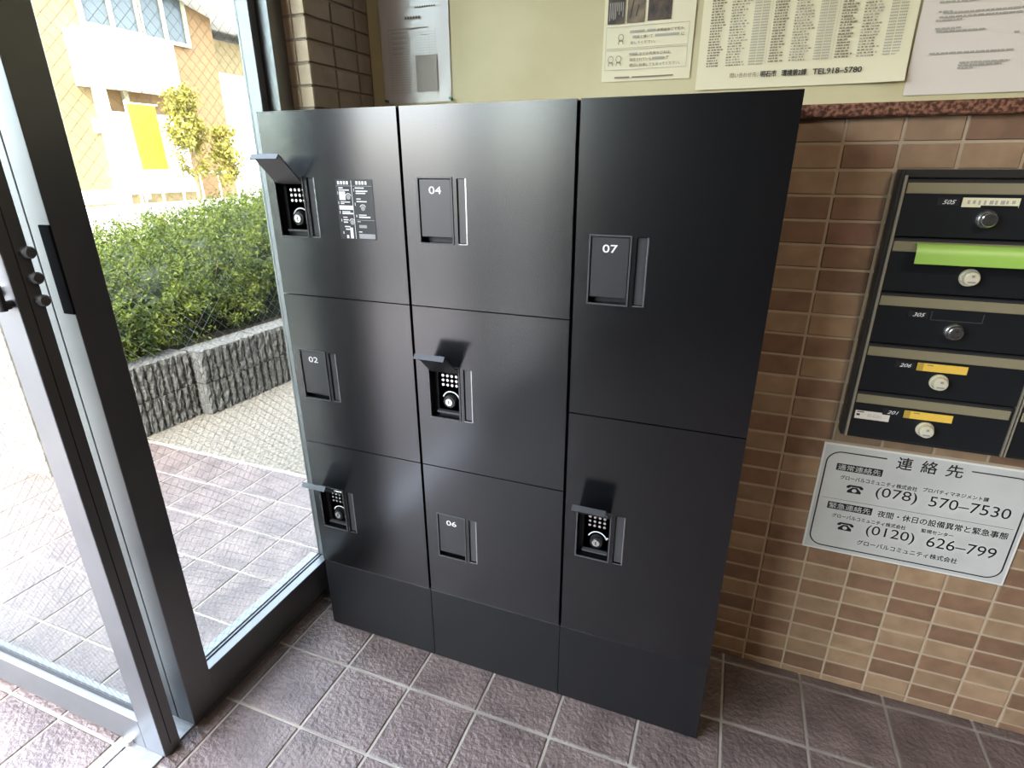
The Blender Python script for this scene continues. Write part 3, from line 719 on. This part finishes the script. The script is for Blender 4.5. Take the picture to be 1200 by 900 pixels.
# laminated table notice
n1 = sheet('laminated_notice', 'laminated grey notice with a printed table beside the tiled pillar', -1.0595, -.8495, 1.493, 1.790, 'paper_lam', seed=3)
p = MB(); X0 = -1.0595
for i in range(24):
    z = 1.519 + i * .0062
    hbar(p, X0 + .025, X0 + .090, z, z + .0011)
    if i > 14 and i % 2: hbar(p, X0 + .036, X0 + .036 + .03 + .02 * RND.random(), z + .0018, z + .0044)
    if i > 14: hbar(p, X0 + .112, X0 + .168, z, z + .0008)
for x in (.024, .100, .108, .150, .169): hbar(p, X0 + x, X0 + x + .0007, 1.519, 1.670)
hbar(p, X0 + .024, X0 + .150, 1.671, 1.6735)
p.build('table_print', 'soft_print', n1, kind='stuff')
p = MB()
for i in range(6): hbar(p, X0 + .080 + i * .0082, X0 + .0855 + i * .0082, 1.6935, 1.7000)
for i in range(9): hbar(p, X0 + .112 + i * .007, X0 + .117 + i * .007, 1.718, 1.7215)
p.build('heading_print', 'brown_print', n1)
p = MB(); hbar(p, X0 + .106, X0 + .171, 1.5205, 1.6085, py + .0004); p.build('picture_print', 'soft_print', n1)
for nm, mm, x, lab in (('push_pin', 'pin_grey', -1.052, 'grey push pin in the left corner of the laminated notice'), ('push_pin', 'pin_green', -.850, 'green push pin in the right corner of the laminated notice')):
    pp = thing(nm, lab, 'push pin', (x, PY, 1.499), 'push pins')
    q = MB().tube((x, PY - .001, 1.499), (x, PY - .004, 1.499), .0042, 12).tube((x, PY - .004, 1.499), (x + .001, PY - .011, 1.4995), .0024, 10).tube((x + .001, PY - .011, 1.4995), (x + .001, PY - .013, 1.4995), .0038, 12)
    q.build('head', mm, pp)
    MB().tube((x, PY + .004, 1.499), (x, PY - .001, 1.499), .0006, 6).build('needle', 'silver', pp)
# waste sorting notice
n2 = sheet('sorting_notice', 'small cream rubbish notice with grey photos and framed sentences', -.4360, -.2260, 1.5200, 1.8170, 'paper', seed=5)
p = MB(); hbar(p, -.427, -.387, 1.6420, 1.6950); p.build('photo_print', 'photo_dark', n2); p = MB(); hbar(p, -.333, -.279, 1.6430, 1.6950); p.build('photo_print', 'photo_dark', n2)
p = MB(); hbar(p, -.381, -.341, 1.6420, 1.6950); p.build('photo_print', 'photo_mid', n2)
p = MB()
for i in range(8): hbar(p, -.423 + i * .0044, -.4215 + i * .0044, 1.648 + .02 * RND.random(), 1.685, py - .0003)
p.build('photo_detail', 'soft_print', n2)
p = MB(); stroke(p, [(-.374, 1.650), (-.367, 1.688)], .0022, py - .0003); stroke(p, [(-.360, 1.655), (-.355, 1.676)], .0022, py - .0003); p.build('photo_detail', 'black_print', n2)
p = MB()
for z0, z1 in ((1.5905, 1.6350), (1.5450, 1.5870)): stroke(p, [(-.4285, z0), (-.2370, z0), (-.2370, z1), (-.4285, z1)], .0008, py, True)
p.build('frame_print', 'soft_print', n2)
text('新聞紙などで包み、', -.309, -.246, 1.6200, 1.6262, py, 'brown_print', n2, weight=.01)
text('と書いて', -.346, -.318, 1.6090, 1.6155, py, 'brown_print', n2, weight=.01); text('に', -.2535, -.2465, 1.6085, 1.6150, py, 'brown_print', n2, weight=.01)
text('出してください。', -.369, -.311, 1.5975, 1.6040, py, 'brown_print', n2, weight=.01)
text('などの危険なごみは、', -.347, -.273, 1.5735, 1.5800, py, 'brown_print', n2, weight=.01)
text('指定されている', -.369, -.318, 1.5620, 1.5688, py, 'brown_print', n2, weight=.01); text('で', -.2845, -.278, 1.5620, 1.5688, py, 'brown_print', n2, weight=.01)
text('適切に処理してもらってください。', -.369, -.251, 1.5505, 1.5570, py, 'brown_print', n2, weight=.01)
p = MB()
for u0, u1, z in ((-.372, -.338, 1.6215), (-.332, -.312, 1.6215), (-.365, -.350, 1.6105), (-.313, -.258, 1.6105), (-.371, -.351, 1.5750), (-.316, -.287, 1.5635)): hbar(p, u0, u1, z, z + .0046)
p.build('faint_print', 'soft_print', n2)
p = MB(); hbar(p, -.403, -.367, 1.5265, 1.5300); hbar(p, -.361, -.264, 1.5268, 1.5295); p.build('footer_print', 'brown_print', n2)
# little line drawings at the left of each frame
p = MB()
for cx, cz in ((-.393, 1.6130), (-.415, 1.5680), (-.396, 1.5680)):
    stroke(p, [(cx + .006 * math.cos(i * math.pi / 5), cz + .007 * math.sin(i * math.pi / 5)) for i in range(10)], .0012, py, True)
    stroke(p, [(cx - .005, cz - .014), (cx - .004, cz - .007), (cx + .004, cz - .007), (cx + .006, cz - .014)], .0015, py)
p.build('drawing_print', 'brown_print', n2)
# collection timetable poster (A3)
n3 = sheet('timetable_poster', 'wide cream poster with dense columns of dates and a phone number', -.2100, .2105, 1.4930, 1.7900, 'paper', y=PY - .002, curl=.012, seed=8)
py3 = PY - .0062
p = MB(); p2 = MB()
for blk in range(3):
    bx = -.191 + .131 * blk
    zb = 1.540 + (0, .003, .004)[blk]
    for i in range(44):
        z = zb + i * .00535
        if z > 1.782: break
        x = bx + .001 * (RND.random())
        while x < bx + .018 + .012 * RND.random():
            w = RND.uniform(.002, .007); hbar(p, x, x + w, z, z + .0027, py3); x += w + RND.uniform(.0006, .003)
        x = bx + .042
        while x < bx + .066 + .014 * RND.random():
            w = RND.uniform(.002, .006); hbar(p2 if RND.random() < .5 else p, x, x + w, z, z + .0024, py3); x += w + RND.uniform(.0008, .004)
        for k in range(2):
            x = bx + .090 + k * .0165
            for q in range(4): hbar(p2, x + q * .0036, x + q * .0036 + .0026, z, z + .0024, py3)
    if blk: hbar(p2, bx - .0055, bx - .0050, zb - .002, 1.785, py3)
p.build('date_print', 'brown_print', n3, kind='stuff'); p2.build('pale_print', 'soft_print', n3, kind='stuff')
p = MB(); hbar(p, -.196, -.168, 1.676, 1.6815, py3); p.build('blue_mark', 'blue_print', n3)
text('問い合わせ先：', -.1360, -.0760, 1.5150, 1.5250, py3, 'brown_print', n3); text('明石市', -.0715, -.0385, 1.5140, 1.5265, py3, 'black_print', n3, weight=.02)
text('環境第2課', -.0280, .0220, 1.5140, 1.5262, py3, 'black_print', n3, weight=.02); text('TEL918–5780', .0345, .1285, 1.5145, 1.5250, py3, 'black_print', n3, weight=.015)
# white letter notice (A4)
n4 = sheet('letter_notice', 'white letter pinned at the right above the granite ledge', .2160, .4260, 1.4660, 1.7630, 'paper_white', seed=11)
p = MB(); 
for x0, x1, z in ((.244, .308, 1.630), (.246, .268, 1.6135), (.254, .385, 1.6110), (.249, .386, 1.6040), (.244, .289, 1.5985), (.246, .289, 1.5840), (.249, .332, 1.5790), (.380, .388, 1.5700),
                  (.246, .387, 1.5400), (.302, .384, 1.5215), (.301, .372, 1.5165), (.301, .327, 1.5115)):
    x = x0
    while x < x1:
        w = min(RND.uniform(.003, .012), x1 - x + .001); hbar(p, x, x + w, z, z + .0030); x += w + RND.uniform(.0006, .0022)
p.build('letter_print', 'soft_print', n4, kind='stuff')

# ------------------------------------------------------------------ ceiling lamp (warm)
lm = bpy.data.materials.new('lamp_glow'); lm.use_nodes = True
e = lm.node_tree.nodes['Principled BSDF']; e.inputs['Base Color'].default_value = (.9, .85, .75, 1); e.inputs['Emission Color'].default_value = (1, .86, .66, 1); e.inputs['Emission Strength'].default_value = 3.0
MT['lamp'] = lm
lamp = thing('ceiling_lamp', 'round warm ceiling lamp in the hall', 'lamp', (1.0, -1.6, CEIL - .06))
MB().tube((1.0, -1.6, CEIL), (1.0, -1.6, CEIL - .02), .17, 32).build('base', 'white_wall', lamp)
MB().tube((1.0, -1.6, CEIL - .02), (1.0, -1.6, CEIL - .06), .16, 32, .13).build('diffuser', 'lamp', lamp)
al = bpy.data.lights.new('ceiling_lamp_light', 'AREA'); al.shape = 'DISK'; al.size = .30; al.energy = 20.0; al.color = (1.0, .88, .72)
ao = bpy.data.objects.new('ceiling_lamp_light', al); COL.objects.link(ao); ao.location = (1.0, -1.6, CEIL - .065)

# ------------------------------------------------------------------ outside
struct('pavement', MB().box(-3.3, -1.22, .386, 9.0, -.10, -.002), 'pavement', 'speckled concrete pavement beyond the outside tiles', 'pavement')
struct('ground', MB().box(-60, 30, -60, 60, -.30, -.055), 'asphalt', 'pale sunlit road and ground outside', 'ground')
# split-ribbed block wall of the planter
bw = thing('block_wall', 'low grey wall of ribbed split-face blocks holding the hedge', 'garden wall', (-2.78, 1.4, 0))
def rib_block(w, h, depth, ribs, seed, lip=.022):
    """ribbed face towards +x, y along the wall; origin at lower corner"""
    r = random.Random(seed); mb = MB(); nz = 7; pit = w / ribs; cols = []
    for k in range(ribs):
        for f, d in ((0.02, -lip), (.16, -.004), (.38, 0), (.62, 0), (.84, -.004), (.98, -lip)): cols.append(((k + f) * pit, d))
    for j in range(nz + 1):
        for y, d in cols:
            jit = r.uniform(-.007, .007) if d > -.01 else r.uniform(-.002, .002)
            mb.v.append((d + jit, y, h * j / nz))
    n = len(cols)
    for j in range(nz):
        for i in range(n - 1):
            k = j * n + i; mb.f.append((k, k + 1, k + n + 1, k + n))
    # back and top
    k = len(mb.v); mb.v += [(-depth, 0, 0), (-depth, w, 0), (-depth, w, h), (-depth, 0, h), (-lip, 0, 0), (-lip, w, 0), (-lip, w, h), (-lip, 0, h), (0, 0, h), (0, w, h)]
    mb.f += [(k, k + 1, k + 2, k + 3), (k + 3, k + 2, k + 6, k + 7), (k, k + 3, k + 7, k + 4), (k + 1, k + 5, k + 6, k + 2)]
    top = [nz * n + i for i in range(n)]
    for i in range(n - 1): 
        a = len(mb.v); mb.v.append((-lip, cols[i][0], h)); mb.v.append((-lip, cols[i + 1][0], h)); mb.f.append((top[i], top[i + 1], a + 1, a))
    return mb
metas = [piece_mesh('rib_block', rib_block(.392, .184, .15, 8, s), 'concrete') for s in range(4)]
def wx(y): return -2.775 + .062 * (y - .37)
ang = -math.atan(.062)
ROWY = [(-.015, .73, -.045), (.73, 4.8, .02)]
for y0, y1, dx in ROWY:
    y = y0
    while y < y1 - .05:
        w = min(.40, y1 - y)
        for cz in range(2):
            o = shared_piece('block', RND.choice(metas), (wx(y) + dx, y + .004, cz * .190), bw)
            o.rotation_euler = (0, 0, ang); o.scale = (1, w / .40, 1)
        y += w
# pale end face of the planter, turned to the sun
planter = struct('wall_planter', MB().box(-4.9, -3.13, -.04, .02, -.05, .36), 'concrete', 'grey end wall of the hedge planter', 'wall')
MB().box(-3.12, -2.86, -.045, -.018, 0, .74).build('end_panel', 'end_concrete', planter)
struct('planter_soil', MB().box(-4.9, -2.92, .0, 4.8, -.04, .34), 'soil', 'dark soil in the planter under the hedge', 'soil')

def hedge_surface(u, y):
    """u 0..1 across: front foot, over the top, to the back; returns point and outward normal"""
    top = .745 + .135 * (y - .7)
    x_f, x_b = -2.94, -4.75
    a = u * math.pi
    cx = (x_f + x_b) / 2; hx = (x_f - x_b) / 2
    ca, sa = math.cos(a), math.sin(a)
    ex = .55
    px = cx + hx * math.copysign(abs(ca) ** ex, ca); pz = .33 + (top - .33) * abs(sa) ** ex
    nx = math.copysign(abs(ca) ** (2 - ex), ca) / hx; nz = abs(sa) ** (2 - ex) / (top - .33)
    l = math.hypot(nx, nz); return px, pz, nx / l, nz / l
hd = thing('hedge', 'clipped green hedge with yellowish leaf patches behind the ribbed wall', 'hedge', (-3.7, 2.3, .36))
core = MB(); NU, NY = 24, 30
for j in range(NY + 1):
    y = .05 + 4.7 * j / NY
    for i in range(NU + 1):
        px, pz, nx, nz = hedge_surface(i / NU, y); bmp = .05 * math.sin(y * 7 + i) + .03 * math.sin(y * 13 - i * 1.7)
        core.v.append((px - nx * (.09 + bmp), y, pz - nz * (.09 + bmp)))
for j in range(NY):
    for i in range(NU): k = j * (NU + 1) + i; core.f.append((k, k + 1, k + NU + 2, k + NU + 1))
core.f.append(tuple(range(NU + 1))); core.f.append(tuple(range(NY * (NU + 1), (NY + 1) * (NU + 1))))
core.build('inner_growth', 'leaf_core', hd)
def leaf_cloud(centers, normals, size, count, spread, seed):
    r = np.random.RandomState(seed); n = len(centers)
    idx = r.randint(0, n, count); c = centers[idx] + r.normal(0, spread, (count, 3)); nn = normals[idx] + r.normal(0, .55, (count, 3))
    nn /= np.linalg.norm(nn, axis=1, keepdims=True) + 1e-9
    d = r.normal(0, 1, (count, 3)) + nn * .8; d -= (d * nn).sum(1, keepdims=True) * nn * .6; d /= np.linalg.norm(d, axis=1, keepdims=True) + 1e-9
    s = np.cross(d, nn); s /= np.linalg.norm(s, axis=1, keepdims=True) + 1e-9
    L = size * r.uniform(.6, 1.3, (count, 1)); Wd = L * .42
    up = np.cross(s, d)
    v = np.stack([c, c + d * L * .5 + s * Wd * .5 + up * L * .08, c + d * L, c + d * L * .5 - s * Wd * .5 + up * L * .08], 1).reshape(-1, 3)
    f = np.arange(count * 4).reshape(-1, 4)
    return v, f
def np_mesh(name, v, f, m, parent, kind='stuff'):
    root = parent
    off = ORIGIN[root.name]; me = bpy.data.meshes.new(name); me.from_pydata((v - np.array(off)[None]).tolist(), [], f.tolist()); me.materials.append(MT[m])
    o = bpy.data.objects.new(name, me); COL.objects.link(o); o.parent = parent; o['kind'] = kind; return o
cc, nn_ = [], []
for k in range(4600):
    y = NP.uniform(.05, 4.7); u = NP.uniform(.02, .75)
    if k % 5 == 0: u = NP.uniform(0.0, .16)
    if k % 5 > 1:                           # spread evenly over the flat top as well
        tt = NP.uniform(-.75, 1); u = math.acos(math.copysign(abs(tt) ** (1 / .55), tt)) / math.pi
    px, pz, nx, nz = hedge_surface(u, y); dd = NP.uniform(-.10, .05)
    # shoots: a short column of centres
    tip = NP.uniform(.03, .10); ax = np.array([nx + NP.normal(0, .3), NP.normal(0, .3), nz + .4 + NP.normal(0, .2)]); ax /= np.linalg.norm(ax)
    for s_ in (0, .5, 1): cc.append(np.array([px + nx * dd, y, pz + nz * dd]) + ax * tip * s_); nn_.append(ax)
v, f = leaf_cloud(np.array(cc), np.array(nn_), .027, 95000, .015, 3)
np_mesh('foliage', v, f, 'leaf', hd)
br = MB()
for k in range(40):
    y = NP.uniform(.3, 4.3); px, pz, nx, nz = hedge_surface(NP.uniform(.1, .5), y)
    br.tube((-3.4 + NP.uniform(-.3, .3), y + NP.uniform(-.2, .2), .36), (px, y, pz), .006, 5, .002)
br.build('branches', 'bark', hd, kind='stuff')

# neighbouring house across the road
hs_ = thing('house', 'beige sided house with a white balcony across the road', 'house', (-11.6, 7.5, -.05))
FX = -11.0
# ground in front of it is a raised white forecourt
struct('forecourt', MB().box(-14, -9.6, 1.0, 16, -.06, .62), 'concrete_pale', 'raised white concrete forecourt of the house across the road', 'forecourt')
MB().box(-12.4, FX, 3.2, 9.28, .62, 4.9).build('wall', 'siding', hs_)
MB().box(-12.4, FX + .004, 8.14, 9.262, .62, 4.9).build('side_wall', 'siding2', hs_)
MB().box(-12.4, FX - .35, 9.28, 12.5, .62, 3.9).build('rear_wing', 'siding', hs_)
MB().box(-12.4, FX - .34, 9.32, 12.5, .62, 3.25).build('rear_wing_base', 'white_wall', hs_)
rf = MB(); rf.prism([(7.4, 4.62), (9.7, 4.10), (13.2, 4.10), (13.2, 4.26), (9.7, 4.26), (7.4, 4.78)], 'x', -12.6, FX + .40); rf.build('roof', 'roof', hs_)
MB().box(-12.6, FX + .4, 3.0, 8.6, 4.9, 5.05).build('roof', 'roof', hs_)
# balcony parapet, wing wall, shade band
MB().bbox(FX, FX + .45, 6.11, 7.86, 2.60, 3.46, .01).build('balcony', 'white_wall', hs_)
MB().box(FX, FX + .16, 6.36, 6.52, .62, 3.50).build('corner_post', 'white_wall', hs_)
MB().box(FX, FX + .03, 6.54, 8.10, 2.22, 2.66).build('balcony_shade_band', 'siding2', hs_)  # darker siding colour stands in for shade under the balcony
MB().box(FX, FX + .05, 6.54, 8.10, .80, 2.24).build('shutter', 'white_wall', hs_)
MB().box(FX + .05, FX + .13, 6.86, 6.95, .70, 2.66).build('slim_post', 'sash', hs_)
ib = MB().bbox(FX, FX + .08, 6.22, 6.38, 1.86, 2.10, .01).build('meter_box', 'white_wall', hs_)
for y0, y1, z0, z1 in ((6.50, 7.52, 3.62, 4.55), (7.62, 8.56, 3.60, 4.45)):
    fr_ = MB(); t = .06
    fr_.box(FX, FX + .08, y0, y1, z0 - .06, z0).box(FX, FX + .08, y0, y1, z1, z1 + .06).box(FX, FX + .08, y0 - t, y0, z0 - .06, z1 + .06).box(FX, FX + .08, y1, y1 + t, z0 - .06, z1 + .06).box(FX, FX + .075, (y0 + y1) / 2 - .03, (y0 + y1) / 2 + .03, z0, z1)
    w_ = fr_.build('window', 'sash', hs_)
    for a, b_ in ((y0, (y0 + y1) / 2 - .03), ((y0 + y1) / 2 + .03, y1)): MB().box(FX + .01, FX + .03, a, b_, z0, z1).build('pane', 'shade_pane', w_)
MB().box(FX, FX + .02, 5.0, 6.36, .66, .90).build('base_course', 'concrete_pale', hs_)
rl = thing('railing', 'white metal railing at the foot of the house', 'railing', (-10.45, 8.3, .62))
MB().bbox(-10.47, -10.43, 5.9, 9.4, 1.16, 1.21, .005).build('top_rail', 'white_wall', rl)
for y in np.arange(5.95, 9.4, .46): MB().bbox(-10.465, -10.435, y, y + .03, .62, 1.165, .004).build('baluster', 'white_wall', rl)
bn = thing('banner', 'plain yellow cloth banner hanging in front of the white shutter', 'banner', (-10.52, 6.88, 1.2))
b = MB()
for i in range(9):
    y = 6.60 + .56 * i / 8; b.v += [(-10.52 + .01 * math.sin(i * 1.3), y, 2.35), (-10.52 + .01 * math.sin(i * 1.1 + 1), y + .03, 1.24)]
for i in range(8): b.f.append((2 * i, 2 * i + 2, 2 * i + 3, 2 * i + 1))
b.build('cloth', 'banner', bn, smooth=True); MB().tube((-10.52, 6.55, 2.36), (-10.52, 7.21, 2.36), .012, 8).tube((-10.52, 6.57, .62), (-10.52, 6.57, 2.40), .014, 8).build('rod', 'white_wall', bn)
def small_tree(name, label, x, y, z0, z1, rad, count, seed, size):
    t = thing(name, label, 'tree', (x, y, z0)); r = np.random.RandomState(seed)
    tr = MB().tube((x, y, z0), (x + .05, y + .05, (z0 + z1) / 2), .035, 8, .022).tube((x + .05, y + .05, (z0 + z1) / 2), (x, y, z1 - .2), .022, 8, .008)
    c, nn2 = [], []
    for k in range(60):
        h_ = r.uniform(.25, 1); zz = z0 + (z1 - z0) * h_; rr_ = rad * (1.1 - .5 * abs(h_ - .6) * 2); a = r.uniform(0, 6.28); q = math.sqrt(r.uniform(0, 1)) * rr_
        pnt = np.array([x + q * math.cos(a), y + q * math.sin(a), zz]); c.append(pnt); nn2.append(np.array([math.cos(a), math.sin(a), .6]))
        if k % 3 == 0: tr.tube((x + .03, y + .03, zz - .25), tuple(pnt), .010, 5, .004)
    tr.build('trunk', 'bark', t)
    v, f = leaf_cloud(np.array(c), np.array(nn2), size, count, .06, seed); np_mesh('foliage', v, f, 'leaf_y', t)
small_tree('small_tree', 'young yellow-green tree standing before the house', -9.97, 7.25, .62, 2.62, .30, 3200, 4, .085)
small_tree('small_shrub', 'lower golden shrub growing right of the young tree', -9.97, 8.10, .62, 2.0, .27, 1800, 9, .085)
flush_text()
